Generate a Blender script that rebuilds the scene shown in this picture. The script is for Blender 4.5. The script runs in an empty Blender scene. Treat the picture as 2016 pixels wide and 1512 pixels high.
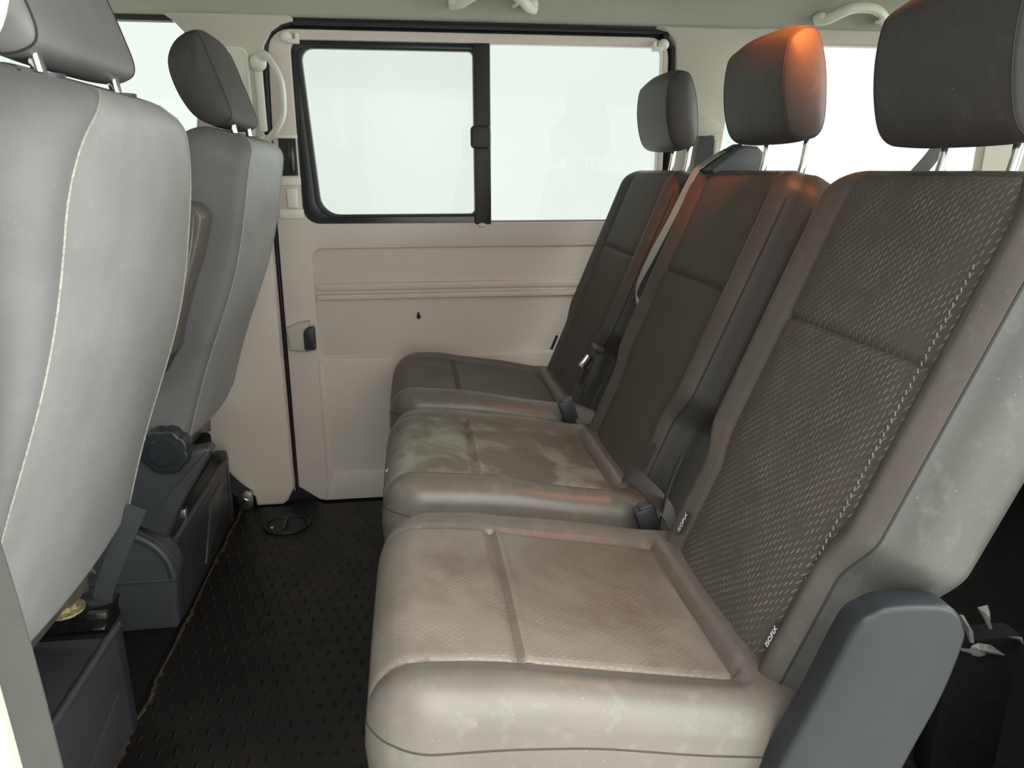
import bpy, bmesh, math, random
from math import sin, cos, pi, sqrt, radians, exp
from mathutils import Vector, Matrix
random.seed(7)
SC = bpy.context.scene
COL = SC.collection

# ------------------------------------------------------------------ materials
def new_mat(name):
    m = bpy.data.materials.new(name); m.use_nodes = True
    nt = m.node_tree; b = nt.nodes['Principled BSDF']
    return m, nt, b
def N(nt, t, **kw):
    n = nt.nodes.new(t)
    for k, v in kw.items():
        if k in ('operation', 'blend_type', 'data_type', 'noise_dimensions', 'interpolation_type', 'feature', 'wave_type', 'bands_direction'): setattr(n, k, v)
    return n
def L(nt, a, b): nt.links.new(a, b)
def math_n(nt, op, a, b=None, c=None):
    n = nt.nodes.new('ShaderNodeMath'); n.operation = op
    for i, v in enumerate((a, b, c)):
        if v is None: continue
        if hasattr(v, 'links') or hasattr(v, 'is_linked'): nt.links.new(v, n.inputs[i])
        else: n.inputs[i].default_value = v
    return n.outputs[0]
def ramp(nt, src, lo, hi, c0=(0,0,0,1), c1=(1,1,1,1)):
    r = nt.nodes.new('ShaderNodeValToRGB'); r.color_ramp.elements[0].position = lo; r.color_ramp.elements[1].position = hi
    r.color_ramp.elements[0].color = c0; r.color_ramp.elements[1].color = c1
    nt.links.new(src, r.inputs[0]); return r.outputs[0]
def noise(nt, scale, detail=4, rough=.5, vec=None, dist=0):
    n = nt.nodes.new('ShaderNodeTexNoise'); n.inputs['Scale'].default_value = scale; n.inputs['Detail'].default_value = detail
    n.inputs['Roughness'].default_value = rough; n.inputs['Distortion'].default_value = dist
    if vec is None:
        t = nt.nodes.new('ShaderNodeTexCoord'); vec = t.outputs['Object']
    nt.links.new(vec, n.inputs['Vector']); return n.outputs['Fac']
def mixc(nt, f, a, b):
    m = nt.nodes.new('ShaderNodeMix'); m.data_type = 'RGBA'
    if isinstance(f, (int, float)): m.inputs[0].default_value = f
    else: nt.links.new(f, m.inputs[0])
    for s, v in ((6, a), (7, b)):
        if isinstance(v, tuple): m.inputs[s].default_value = (*v[:3], 1)
        else: nt.links.new(v, m.inputs[s])
    return m.outputs[2]
def bump(nt, b, h, strength, dist=.002):
    n = nt.nodes.new('ShaderNodeBump'); n.inputs['Strength'].default_value = strength; n.inputs['Distance'].default_value = dist
    nt.links.new(h, n.inputs['Height']); nt.links.new(n.outputs[0], b.inputs['Normal'])
def plain(name, col, rough=.5, metal=0, spec=.5, var=.12, vscale=9, grain=0, gscale=400, coat=0):
    m, nt, b = new_mat(name)
    f = noise(nt, vscale, 5, .6)
    d = tuple(c*(1-var) for c in col); u = tuple(min(1, c*(1+var)) for c in col)
    L(nt, mixc(nt, ramp(nt, f, .3, .7), d, u), b.inputs['Base Color'])
    b.inputs['Roughness'].default_value = rough; b.inputs['Metallic'].default_value = metal
    b.inputs['Specular IOR Level'].default_value = spec
    if grain: bump(nt, b, noise(nt, gscale, 2), grain, .001)
    return m
def vinyl(name, col, rough=.45, dust=(.5,.5,.48), amount=.10, spec=.5):
    m, nt, b = new_mat(name)
    n1 = noise(nt, 7, 6, .65); n2 = noise(nt, 45, 3, .6); n3 = noise(nt, 260, 1, .5)
    c = mixc(nt, ramp(nt, n1, .3, .7), tuple(x*.88 for x in col), tuple(x*1.12 for x in col))
    c = mixc(nt, math_n(nt, 'MULTIPLY', ramp(nt, n2, .55, .8), amount), c, dust)
    sp = ramp(nt, n3, .77, .80)
    c = mixc(nt, math_n(nt, 'MULTIPLY', sp, .25), c, dust)
    L(nt, c, b.inputs['Base Color'])
    L(nt, math_n(nt, 'MULTIPLY_ADD', n2, .15, rough-.07), b.inputs['Roughness'])
    b.inputs['Specular IOR Level'].default_value = spec
    bump(nt, b, noise(nt, 650, 2), .18, .0008)
    return m
def dash_fabric(name, base, dash, pu, pv, lu, lv, rough=.7, stain=None, slant=0., gloss_noise=False, spec=.4, strength=.5):
    """woven cloth: short staggered stitches laid out in the cloth's own UV metres"""
    m, nt, b = new_mat(name)
    uv = nt.nodes.new('ShaderNodeUVMap'); sx = nt.nodes.new('ShaderNodeSeparateXYZ'); L(nt, uv.outputs[0], sx.inputs[0])
    u, v = sx.outputs[0], sx.outputs[1]
    wob = noise(nt, 60, 2, .5, uv.outputs[0])
    u = math_n(nt, 'ADD', u, math_n(nt, 'MULTIPLY_ADD', wob, .006, -.003))
    uu = math_n(nt, 'DIVIDE', u, pu); 
    row = math_n(nt, 'FLOOR', uu)
    fu = math_n(nt, 'FRACT', uu)
    vv = math_n(nt, 'ADD', math_n(nt, 'DIVIDE', v, pv), math_n(nt, 'MULTIPLY', row, .5))
    fv = math_n(nt, 'FRACT', vv)
    fu2 = math_n(nt, 'ADD', fu, math_n(nt, 'MULTIPLY', math_n(nt, 'SUBTRACT', fv, .5), slant))
    du = math_n(nt, 'ABSOLUTE', math_n(nt, 'SUBTRACT', fu2, .5)); dv = math_n(nt, 'ABSOLUTE', math_n(nt, 'SUBTRACT', fv, .5))
    mu = math_n(nt, 'SUBTRACT', 1, math_n(nt, 'SMOOTHSTEP' if False else 'DIVIDE', du, lu)); mv = math_n(nt, 'SUBTRACT', 1, math_n(nt, 'DIVIDE', dv, lv))
    mask = math_n(nt, 'MULTIPLY', math_n(nt, 'MAXIMUM', mu, 0), math_n(nt, 'MINIMUM', math_n(nt, 'MULTIPLY', math_n(nt, 'MAXIMUM', mv, 0), 2.5), 1))
    mask = math_n(nt, 'MINIMUM', math_n(nt, 'MULTIPLY', mask, 1.6), 1)
    n1 = noise(nt, 9, 5, .6)
    c = mixc(nt, ramp(nt, n1, .3, .7), tuple(x*.9 for x in base), tuple(x*1.1 for x in base))
    if stain:
        n2 = noise(nt, stain[1], 6, .68, None, .6)
        c = mixc(nt, math_n(nt, 'MULTIPLY', ramp(nt, n2, stain[2], stain[3]), stain[4]), c, stain[0])
    vary = ramp(nt, noise(nt, 25, 3, .6), .3, .75)
    c = mixc(nt, math_n(nt, 'MULTIPLY', mask, math_n(nt, 'MULTIPLY', vary, strength)), c, dash)
    L(nt, c, b.inputs['Base Color'])
    if gloss_noise: L(nt, math_n(nt, 'MULTIPLY_ADD', noise(nt, 12, 6, .7), .4, rough-.2), b.inputs['Roughness'])
    else: b.inputs['Roughness'].default_value = rough
    b.inputs['Specular IOR Level'].default_value = spec
    h = math_n(nt, 'ADD', mask, math_n(nt, 'MULTIPLY', noise(nt, 900, 1), .4))
    bump(nt, b, h, .15, .0008)
    return m
def glass(name, tint=(.97,1,.98), refl=.02, dirt=.0):
    m = bpy.data.materials.new(name); m.use_nodes = True; nt = m.node_tree; nt.nodes.clear()
    o = nt.nodes.new('ShaderNodeOutputMaterial'); t = nt.nodes.new('ShaderNodeBsdfTransparent'); g = nt.nodes.new('ShaderNodeBsdfGlossy')
    t.inputs[0].default_value = (*tint, 1); g.inputs['Roughness'].default_value = .03
    mx = nt.nodes.new('ShaderNodeMixShader'); mx.inputs[0].default_value = refl
    L(nt, t.outputs[0], mx.inputs[1]); L(nt, g.outputs[0], mx.inputs[2])
    out = mx.outputs[0]
    if dirt:
        d = nt.nodes.new('ShaderNodeBsdfDiffuse'); d.inputs[0].default_value = (.8,.82,.8,1)
        m2 = nt.nodes.new('ShaderNodeMixShader')
        L(nt, math_n(nt, 'MULTIPLY', ramp(nt, noise(nt, 2.2, 3, .5), .35, .7), dirt), m2.inputs[0])
        L(nt, out, m2.inputs[1]); L(nt, d.outputs[0], m2.inputs[2]); out = m2.outputs[0]
    L(nt, out, o.inputs[0]); return m

M = {}
M['beige']   = plain('beige_trim', (.68,.590,.53), .48, var=.05, vscale=3, grain=.12, gscale=500)
M['cream']   = plain('cream_plastic', (.76,.74,.65), .42, var=.04, vscale=4)
M['head']    = plain('headliner_cloth', (.44,.435,.37), .9, var=.05, vscale=4, grain=.25, gscale=700, spec=.2)
M['pillar']  = plain('pillar_trim', (.53,.485,.405), .6, var=.05, vscale=3, grain=.12, gscale=600)
M['rubber']  = plain('black_rubber', (.012,.012,.013), .55, var=.2)
M['gloss']   = plain('black_gloss_frame', (.018,.022,.024), .22, var=.15)
M['sash']    = plain('black_sash', (.022,.021,.023), .5, var=.15)
M['dark']    = plain('black_carpet', (.010,.010,.011), .9, var=.3, vscale=40, spec=.15)
M['plastic'] = plain('charcoal_plastic', (.058,.061,.068), .40, var=.1, vscale=12, grain=.25, gscale=700)
M['dplastic']= plain('dark_plastic', (.035,.036,.040), .4, var=.12, vscale=12, grain=.2, gscale=700)
M['knob']    = plain('knob_plastic', (.028,.031,.036), .32, var=.1)
M['chrome']  = plain('chrome', (.78,.77,.75), .12, metal=1, var=.04)
M['steel']   = plain('worn_steel', (.42,.41,.38), .35, metal=1, var=.35, vscale=60)
M['blackmetal']= plain('black_metal', (.02,.021,.02), .3, metal=.6, var=.4, vscale=50)
M['rust']    = plain('rusty_bolt', (.55,.46,.28), .5, metal=.5, var=.6, vscale=90)
M['web']     = plain('belt_webbing', (.045,.044,.042), .6, var=.1, vscale=20, grain=.6, gscale=900)
M['webdark'] = plain('dark_belt_webbing', (.03,.03,.033), .6, var=.15, vscale=20, grain=.6, gscale=900)
M['weblight']= plain('shiny_belt_webbing', (.30,.30,.29), .42, var=.08, vscale=20, grain=.6, gscale=900)
M['seam']    = plain('seam_thread', (.035,.032,.030), .8, var=.1)
M['seamlight']= plain('light_seam_thread', (.34,.32,.29), .7, var=.3, vscale=300)
M['vinyl']   = vinyl('grey_vinyl', (.132,.115,.100), .32)
M['vinylf']  = vinyl('front_seat_vinyl', (.29,.287,.283), .42, amount=.14)
M['side_shade']  = vinyl('shaded_side_vinyl', (.040,.036,.033), .5, amount=.04)  # side panel vinyl darkened to stand in for shade between the seats
M['sidev']  = vinyl('side_panel_vinyl', (.082,.082,.074), .38, amount=.10)
M['vinylh2'] = vinyl('front_headrest_vinyl', (.185,.178,.175), .5, amount=.06)
M['fabf']   = vinyl('front_seat_cloth', (.165,.160,.162), .7, amount=.06)
M['cover']  = plain('cover_plastic', (.019,.021,.025), .42, var=.1, spec=.35, vscale=12, grain=.25, gscale=700)
M['foil2'] = plain('dull_metal', (.4,.4,.38), .4, metal=.4, var=.4, vscale=80)
M['vinylh']  = vinyl('headrest_vinyl', (.052,.045,.040), .6, amount=.05)
M['bolster'] = vinyl('backrest_bolster_vinyl', (.076,.062,.054), .44, amount=.06)
M['fab']     = dash_fabric('backrest_fabric', (.083,.067,.061), (.40,.365,.33), .0066, .0118, .15, .36, .75, slant=.6, strength=.75)
M['fabfar']  = dash_fabric('backrest_fabric_plain', (.074,.060,.051), (.16,.15,.14), .0095, .017, .16, .36, .75, slant=.5, strength=.35)
M['cush1']   = dash_fabric('cushion_fabric', (.185,.158,.135), (.36,.34,.30), .0045, .0105, .2, .36, .40, stain=((.115,.078,.062), 5, .48, .70, .8), gloss_noise=True, spec=.55, strength=.5)
M['cush2']   = dash_fabric('cushion_fabric_dusty', (.130,.112,.093), (.17,.15,.13), .0065, .015, .24, .40, .48, stain=((.30,.30,.26), 8, .47, .60, .7), gloss_noise=True, spec=.5, strength=.3)
M['cush3']   = dash_fabric('cushion_fabric_clean', (.085,.078,.066), (.13,.12,.105), .0065, .015, .24, .40, .5, gloss_noise=True, spec=.5, strength=.3)
M['white']   = plain('white_print', (.85,.85,.83), .6, var=.03)
M['cloth_tag']= plain('black_tag', (.03,.028,.027), .8, var=.1)
M['foil']    = plain('bright_metal', (.75,.76,.72), .35, metal=.35, var=.3, vscale=80)
M['thread']  = plain('white_thread', (.8,.8,.78), .7, var=.05)
M['speck']   = plain('black_speck', (.015,.013,.012), .7, var=.1)
M['brown']   = plain('brown_dirt', (.050,.030,.016), .9, var=.9, vscale=60, grain=1, gscale=200)
M['ground']  = plain('pale_concrete', (.6,.6,.58), .8, var=.1, vscale=2)
M['glass']   = glass('window_glass', (.98,1,.99), .015)
M['glass_l'] = glass('sliding_pane_glass', (.95,.97,.955), .015, dirt=.04)
M['lampglass']= plain('lamp_lens', (.8,.7,.55), .3, var=.02)
# ribbed rubber floor mat with rows of small studs
def mat_floor():
    m, nt, b = new_mat('ribbed_floor_mat')
    t = nt.nodes.new('ShaderNodeTexCoord'); s = nt.nodes.new('ShaderNodeSeparateXYZ'); L(nt, t.outputs['Object'], s.inputs[0])
    x = math_n(nt, 'DIVIDE', s.outputs[0], .030); y = math_n(nt, 'DIVIDE', s.outputs[1], .042)
    row = math_n(nt, 'FLOOR', y)
    fx = math_n(nt, 'ABSOLUTE', math_n(nt, 'SUBTRACT', math_n(nt, 'FRACT', math_n(nt, 'ADD', x, math_n(nt, 'MULTIPLY', row, .5))), .5))
    fy = math_n(nt, 'ABSOLUTE', math_n(nt, 'SUBTRACT', math_n(nt, 'FRACT', y), .5))
    st = math_n(nt, 'MULTIPLY', math_n(nt, 'MAXIMUM', math_n(nt, 'SUBTRACT', 1, math_n(nt, 'DIVIDE', fx, .14)), 0), math_n(nt, 'MAXIMUM', math_n(nt, 'SUBTRACT', 1, math_n(nt, 'DIVIDE', fy, .32)), 0))
    dirt = ramp(nt, noise(nt, 6, 7, .7), .48, .75)
    c = mixc(nt, math_n(nt, 'MULTIPLY', dirt, .6), (.011,.0105,.010), (.030,.022,.016))
    c = mixc(nt, math_n(nt, 'MULTIPLY', ramp(nt, noise(nt, 300, 1), .74, .78), .5), c, (.09,.085,.075))
    L(nt, c, b.inputs['Base Color']); b.inputs['Specular IOR Level'].default_value = .3
    L(nt, math_n(nt, 'MULTIPLY_ADD', noise(nt, 14, 5, .7), .4, .3), b.inputs['Roughness'])
    bump(nt, b, math_n(nt, 'ADD', st, math_n(nt, 'MULTIPLY', noise(nt, 120, 3), .25)), .8, .004)
    return m
M['mat'] = mat_floor()

# ------------------------------------------------------------------ helpers
def thing(name, label, cat, loc=(0,0,0), group=None, kind=None):
    o = bpy.data.objects.new(name, None); COL.objects.link(o); o.location = loc
    o.empty_display_size = .05
    if label: o['label'] = label
    if cat: o['category'] = cat
    if group: o['group'] = group
    if kind: o['kind'] = kind
    return o
def link(name, me, mat, parent=None, sharp=40):
    me.materials.clear(); me.materials.append(M[mat])
    for p in me.polygons: p.use_smooth = True
    me.set_sharp_from_angle(angle=radians(sharp))
    o = bpy.data.objects.new(name, me); COL.objects.link(o)
    if parent is not None:
        o.parent = parent
        o.matrix_parent_inverse = Matrix.Translation(-Vector(parent_world(parent)))
    return o
def parent_world(p):
    v = Vector(p.location)
    if p.parent: v = v + Vector(parent_world(p.parent)) if False else v
    return v if p.type == 'EMPTY' else Vector((0,0,0))
def tag(o, label=None, cat=None, group=None, kind=None):
    if label: o['label'] = label
    if cat: o['category'] = cat
    if group: o['group'] = group
    if kind: o['kind'] = kind
    return o
def from_data(name, vs, fs, mat, parent=None, sharp=40, uvs=None, recalc=True):
    me = bpy.data.meshes.new(name); me.from_pydata([tuple(v) for v in vs], [], fs)
    if uvs is not None:
        ul = me.uv_layers.new(name='UVMap')
        for lp in me.loops: ul.data[lp.index].uv = uvs[lp.vertex_index]
    if recalc:
        bm = bmesh.new(); bm.from_mesh(me); bmesh.ops.recalc_face_normals(bm, faces=bm.faces); bm.to_mesh(me); bm.free()
    me.update()
    return link(name, me, mat, parent, sharp)
class BM:
    """collects simple solids into one mesh"""
    def __init__(s): s.b = bmesh.new()
    def box(s, x0, x1, y0, y1, z0, z1, r=.004, seg=2, rot=None):
        g = bmesh.ops.create_cube(s.b, size=1); vs = g['verts']
        for v in vs: v.co = Vector(((x0+x1)/2+v.co.x*(x1-x0), (y0+y1)/2+v.co.y*(y1-y0), (z0+z1)/2+v.co.z*(z1-z0)))
        if r:
            es = list({e for v in vs for e in v.link_edges})
            res = bmesh.ops.bevel(s.b, geom=es, offset=r, segments=seg, affect='EDGES', profile=.5)
            vs = list({v for f in res['faces'] for v in f.verts} | {v for v in vs if v.is_valid})
        if rot is not None:
            c = Vector(((x0+x1)/2, (y0+y1)/2, (z0+z1)/2))
            bmesh.ops.rotate(s.b, verts=vs, cent=c, matrix=rot)
        return s
    def prism(s, poly, plane, a, b_, r=.003, seg=2):
        """poly in (X,Z) for plane 'Y', (Y,Z) for plane 'X', (X,Y) for plane 'Z'; runs from a to b_"""
        def P(p, t): return {'Y': (p[0], t, p[1]), 'X': (t, p[0], p[1]), 'Z': (p[0], p[1], t)}[plane]
        v0 = [s.b.verts.new(P(p, a)) for p in poly]; v1 = [s.b.verts.new(P(p, b_)) for p in poly]
        n = len(poly); fs = [s.b.faces.new(v0), s.b.faces.new(list(reversed(v1)))]
        for i in range(n): fs.append(s.b.faces.new((v0[i], v0[(i+1)%n], v1[(i+1)%n], v1[i])))
        bmesh.ops.recalc_face_normals(s.b, faces=fs)
        if r:
            es = {e for f in fs[:2] for e in f.edges}
            bmesh.ops.bevel(s.b, geom=list(es), offset=r, segments=seg, affect='EDGES', profile=.5)
        return s
    def tube(s, pts, r, n=10, closed=False, rz=None):
        add_tube(s.b, pts, r, n, closed, rz); return s
    def sphere(s, c, r, sc=(1,1,1), u=16, v=10):
        g = bmesh.ops.create_uvsphere(s.b, u_segments=u, v_segments=v, radius=r)
        for w in g['verts']: w.co = Vector((c[0]+w.co.x*sc[0], c[1]+w.co.y*sc[1], c[2]+w.co.z*sc[2]))
        return s
    def cyl(s, p, q, r, n=24, r2=None):
        p = Vector(p); q = Vector(q); d = q-p
        g = bmesh.ops.create_cone(s.b, cap_ends=True, segments=n, radius1=r, radius2=r if r2 is None else r2, depth=d.length)
        m = Matrix.Translation((p+q)/2) @ d.to_track_quat('Z', 'Y').to_matrix().to_4x4()
        bmesh.ops.transform(s.b, matrix=m, verts=g['verts']); return s
    def done(s, name, mat, parent=None, sharp=40):
        me = bpy.data.meshes.new(name); s.b.to_mesh(me); s.b.free(); return link(name, me, mat, parent, sharp)
def smooth_path(pts, n=8, closed=False):
    pts = [Vector(p) for p in pts]; out = []; k = len(pts)
    rng = range(k if closed else k-1)
    for i in rng:
        if closed: p0, p1, p2, p3 = pts[(i-1)%k], pts[i], pts[(i+1)%k], pts[(i+2)%k]
        else: p0, p1, p2, p3 = pts[max(i-1,0)], pts[i], pts[i+1], pts[min(i+2,k-1)]
        for j in range(n):
            t = j/n
            out.append(.5*((2*p1)+(p2-p0)*t+(2*p0-5*p1+4*p2-p3)*t*t+(3*p1-p0-3*p2+p3)*t**3))
    if not closed: out.append(pts[-1])
    return out
def add_tube(b, pts, r, n=10, closed=False, rz=None):
    """round (or oval: rz) tube along pts; r may be a list"""
    pts = [Vector(p) for p in pts]; k = len(pts); rings = []; prev = None
    for i, p in enumerate(pts):
        if closed: t = pts[(i+1)%k]-pts[(i-1)%k]
        else: t = pts[min(i+1,k-1)]-pts[max(i-1,0)]
        if t.length < 1e-9: t = Vector((0,0,1))
        t.normalize()
        if prev is None:
            a = Vector((0,1,0)) if abs(t.y) < .9 else Vector((1,0,0))
            u = (a - t*a.dot(t)).normalized()
        else:
            u = prev - t*prev.dot(t); u = u.normalized() if u.length > 1e-6 else t.orthogonal().normalized()
        prev = u; w = t.cross(u); rr = r[i] if isinstance(r, (list, tuple)) else r; r2 = rr if rz is None else rz
        rings.append([b.verts.new(p+u*(rr*cos(2*pi*j/n))+w*(r2*sin(2*pi*j/n))) for j in range(n)])
    m = k if closed else k-1
    for i in range(m):
        A, B = rings[i], rings[(i+1)%k]
        for j in range(n): b.faces.new((A[j], A[(j+1)%n], B[(j+1)%n], B[j]))
    if not closed:
        b.faces.new(list(reversed(rings[0]))); b.faces.new(rings[-1])
def strap(name, pts, width, wdir, mat, parent=None, th=.0016, n=10):
    """flat webbing along pts; wdir = width direction, one vector or one per point"""
    path = smooth_path(pts, n); k = len(path)
    if isinstance(wdir[0], (tuple, list)):
        wd = smooth_path(wdir, n)
    else: wd = [Vector(wdir)]*k
    vs, fs = [], []
    for i, p in enumerate(path):
        t = (path[min(i+1,k-1)]-path[max(i-1,0)]).normalized(); w = wd[i]; w = (w - t*w.dot(t)).normalized(); nn = t.cross(w)
        for a, c in ((-1,-1),(1,-1),(1,1),(-1,1)): vs.append(p+w*(a*width/2)+nn*(c*th/2))
        for q in range(2): pass
    for i in range(k-1):
        for j in range(4): fs.append((i*4+j, i*4+(j+1)%4, i*4+4+(j+1)%4, i*4+4+j))
    fs.append((0,1,2,3)); fs.append(tuple(reversed(range((k-1)*4, k*4))))
    return from_data(name, vs, fs, mat, parent, 50)
def rrect(x0, x1, z0, z1, r, n=6):
    """rounded rectangle outline; r = one radius or four: bottom-left, bottom-right, top-right, top-left"""
    R = [r]*4 if isinstance(r, (int, float)) else list(r)
    out = []
    for (cx, cz, a0, q) in ((x0+R[0], z0+R[0], pi, R[0]), (x1-R[1], z0+R[1], 1.5*pi, R[1]), (x1-R[2], z1-R[2], 0, R[2]), (x0+R[3], z1-R[3], .5*pi, R[3])):
        if q < 1e-6: out.append((cx, cz)); continue
        for i in range(n+1):
            a = a0+i/n*pi/2; out.append((cx+q*cos(a), cz+q*sin(a)))
    return out
def plate(name, outer, holes, y0, y1, mat, parent=None, bev=.003, plane='Y', sharp=40):
    """flat panel with openings between depth y0 and y1, its edges rounded by bev"""
    cu = bpy.data.curves.new(name, 'CURVE'); cu.dimensions = '2D'; cu.fill_mode = 'BOTH'
    th = abs(y1-y0); cu.extrude = max(th/2-bev, 0.0002); cu.bevel_depth = bev; cu.bevel_resolution = 2; cu.offset = -bev
    for lp in [outer]+list(holes):
        sp = cu.splines.new('POLY'); sp.points.add(len(lp)-1)
        for i, p in enumerate(lp): sp.points[i].co = (p[0], p[1], 0, 1)
        sp.use_cyclic_u = True
    ob = bpy.data.objects.new(name, cu); COL.objects.link(ob)
    dg = bpy.context.evaluated_depsgraph_get(); me = bpy.data.meshes.new_from_object(ob.evaluated_get(dg))
    bpy.data.objects.remove(ob); bpy.data.curves.remove(cu)
    ym = (y0+y1)/2
    for v in me.vertices:
        x, y, z = v.co
        v.co = {'Y': (x, ym+z, y), 'X': (ym+z, x, y), 'Z': (x, y, ym+z)}[plane]
    bm = bmesh.new(); bm.from_mesh(me); bmesh.ops.remove_doubles(bm, verts=bm.verts, dist=1e-5)
    bmesh.ops.recalc_face_normals(bm, faces=bm.faces); bm.to_mesh(me); bm.free()
    return link(name, me, mat, parent, sharp)
def text_mesh(name, body, size, mat, mw, parent):
    cu = bpy.data.curves.new(name, 'FONT'); cu.body = body; cu.size = size; cu.align_x = 'CENTER'; cu.align_y = 'CENTER'; cu.extrude = .0002
    ob = bpy.data.objects.new(name, cu); COL.objects.link(ob)
    dg = bpy.context.evaluated_depsgraph_get(); me = bpy.data.meshes.new_from_object(ob.evaluated_get(dg))
    bpy.data.objects.remove(ob); bpy.data.curves.remove(cu)
    me.transform(mw); return link(name, me, mat, parent)
def sstep(a, b, x):
    t = min(1, max(0, (x-a)/(b-a))); return t*t*(3-2*t)
def gauss(d, w): return exp(-(d/w)**2)
def split_multi(parent, vs, fs, uvs, which, specs, sharp=40):
    """specs: (name, material, index of the spec it hangs under or None); which(face) gives the spec's index"""
    B = [[] for _ in specs]
    for f in fs: B[which(f)].append(f)
    outs = []
    for (nm, mt, under), F in zip(specs, B):
        idx = {}; V = []; U = []; FF = []
        for f in F:
            g = []
            for k in f:
                if k not in idx: idx[k] = len(V); V.append(vs[k]); U.append(uvs[k])
                g.append(idx[k])
            FF.append(tuple(g))
        outs.append(from_data(nm, V, FF, mt, parent if under is None else outs[under], sharp, U, recalc=False))
    return outs
def split_grid(name_a, mat_a, name_b, mat_b, parent, vs, fs, uvs, pick, sharp=40):
    """makes two meshes out of one surface: faces for which pick(center) is true become name_b, child of the first"""
    A, B = [], []
    for i, f in enumerate(fs):
        (B if pick(f) else A).append(f)
    outs = []
    for nm, mt, F, par in ((name_a, mat_a, A, parent), (name_b, mat_b, B, None)):
        idx = {}; V = []; U = []; FF = []
        for f in F:
            g = []
            for k in f:
                if k not in idx: idx[k] = len(V); V.append(vs[k]); U.append(uvs[k])
                g.append(idx[k])
            FF.append(tuple(g))
        o = from_data(nm, V, FF, mt, par if par is not None else outs[0], sharp, U, recalc=False)
        outs.append(o)
    return outs

# ------------------------------------------------------------------ camera
cam = bpy.data.cameras.new('camera'); co = bpy.data.objects.new('camera', cam); COL.objects.link(co)
cam.sensor_width = 36; cam.lens = 26.0; cam.clip_start = .02
p_, y_ = radians(16.127), radians(7.629)
co.location = (0, 0, 1.0)
co.rotation_euler = (pi/2-p_, 0, -y_)
SC.camera = co

# ------------------------------------------------------------------ van shell
YF, YN = 2.20, .50            # inner faces of the far and the near side
XF, XR = -1.75, 2.10          # front and rear ends
b = BM(); b.box(XF, XR, YN-.03, YF+.06, -.06, -.004, 0); fl = b.done('floor', 'dark'); fl['kind'] = 'structure'
g = BM(); g.box(-8, 8, -7, 9, -.45, -.40, 0); gr = g.done('ground', 'ground'); gr['kind'] = 'structure'
# ceiling: headliner section swept along the van
sec = [(2.235,1.383),(2.19,1.387),(2.172,1.405),(2.150,1.430),(2.11,1.452),(2.0,1.475),(1.7,1.492),(1.35,1.50),(1.0,1.492),(.70,1.475),(.59,1.452),(.55,1.430),(.528,1.405),(.51,1.387),(.46,1.383)]
sec = [tuple(v) for v in [(p.x, p.y) for p in smooth_path([(a, c, 0) for a, c in sec], 4)]]
outer = [(.42,1.38),(.42,1.58),(2.28,1.58),(2.28,1.38)]
xs = [XF+(XR-XF)*i/30 for i in range(31)]
vs, fs = [], []; ring = sec+outer; k = len(ring)
for x in xs: vs += [(x, a, c) for a, c in ring]
for i in range(30):
    for j in range(k): fs.append((i*k+j, i*k+(j+1)%k, (i+1)*k+(j+1)%k, (i+1)*k+j))
fs += [tuple(range(k)), tuple(reversed(range(30*k, 31*k)))]
ce = from_data('ceiling', vs, fs, 'head', None, 50); ce['kind'] = 'structure'

# ---- sliding side door on the far side
d1 = thing('door_1', None, None, (.18, YF, 0), kind='structure')
outl = [(-.312,.0),(.745,.0),(.745,1.30)]+[(.745-.06+.06*cos(a*pi/12), 1.305+.055*sin(a*pi/12)) for a in range(1,7)]+[(-.30+.06*cos(a*pi/12), 1.305+.055*sin(a*pi/12)) for a in range(6,13)]+[(-.375,.86),(-.378,.05)]
win = rrect(-.302,.728,.853,1.334,(.045,.03,.02,.03))
field = rrect(-.283,.70,.458,.782,(.03,.03,.02,.03))
plate('door_panel', outl, [win, field], YF, YF+.03, 'beige', d1, .004)
plate('panel_field', rrect(-.29,.705,.45,.79,.03), [], YF+.011, YF+.026, 'beige', d1, .002)
bb = BM()
bb.box(-.278,.715,YF-.004,YF+.014,.634,.650,.003); bb.box(-.278,.715,YF+.001,YF+.014,.660,.682,.005)
bb.done('panel_rib', 'beige', d1)
bb = BM(); bb.box(-.290,-.272,YF-.004,YF+.02,.06,.452,.003); bb.done('panel_bead', 'beige', d1)
bb = BM(); bb.prism([(-.30,.002),(.74,.002),(.74,.085),(.6,.092),(-.27,.092)], 'Y', YF-.010, YF+.01, .006); bb.done('door_kick_panel', 'beige', d1)
# inner latch: moulded shell with a black thumb pull
bb = BM(); bb.prism([(-.372,.556),(-.34,.572),(-.305,.578),(-.300,.49),(-.318,.484),(-.366,.49)], 'Y', YF-.022, YF+.01, .008, 3); lk = bb.done('latch_shell', 'pillar', d1)
bb = BM(); bb.prism(rrect(-.322,-.289,.492,.562,(.006,.006,.006,.022)), 'Y', YF-.034, YF-.012, .005); bb.done('thumb_pull', 'dplastic', lk)
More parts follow.
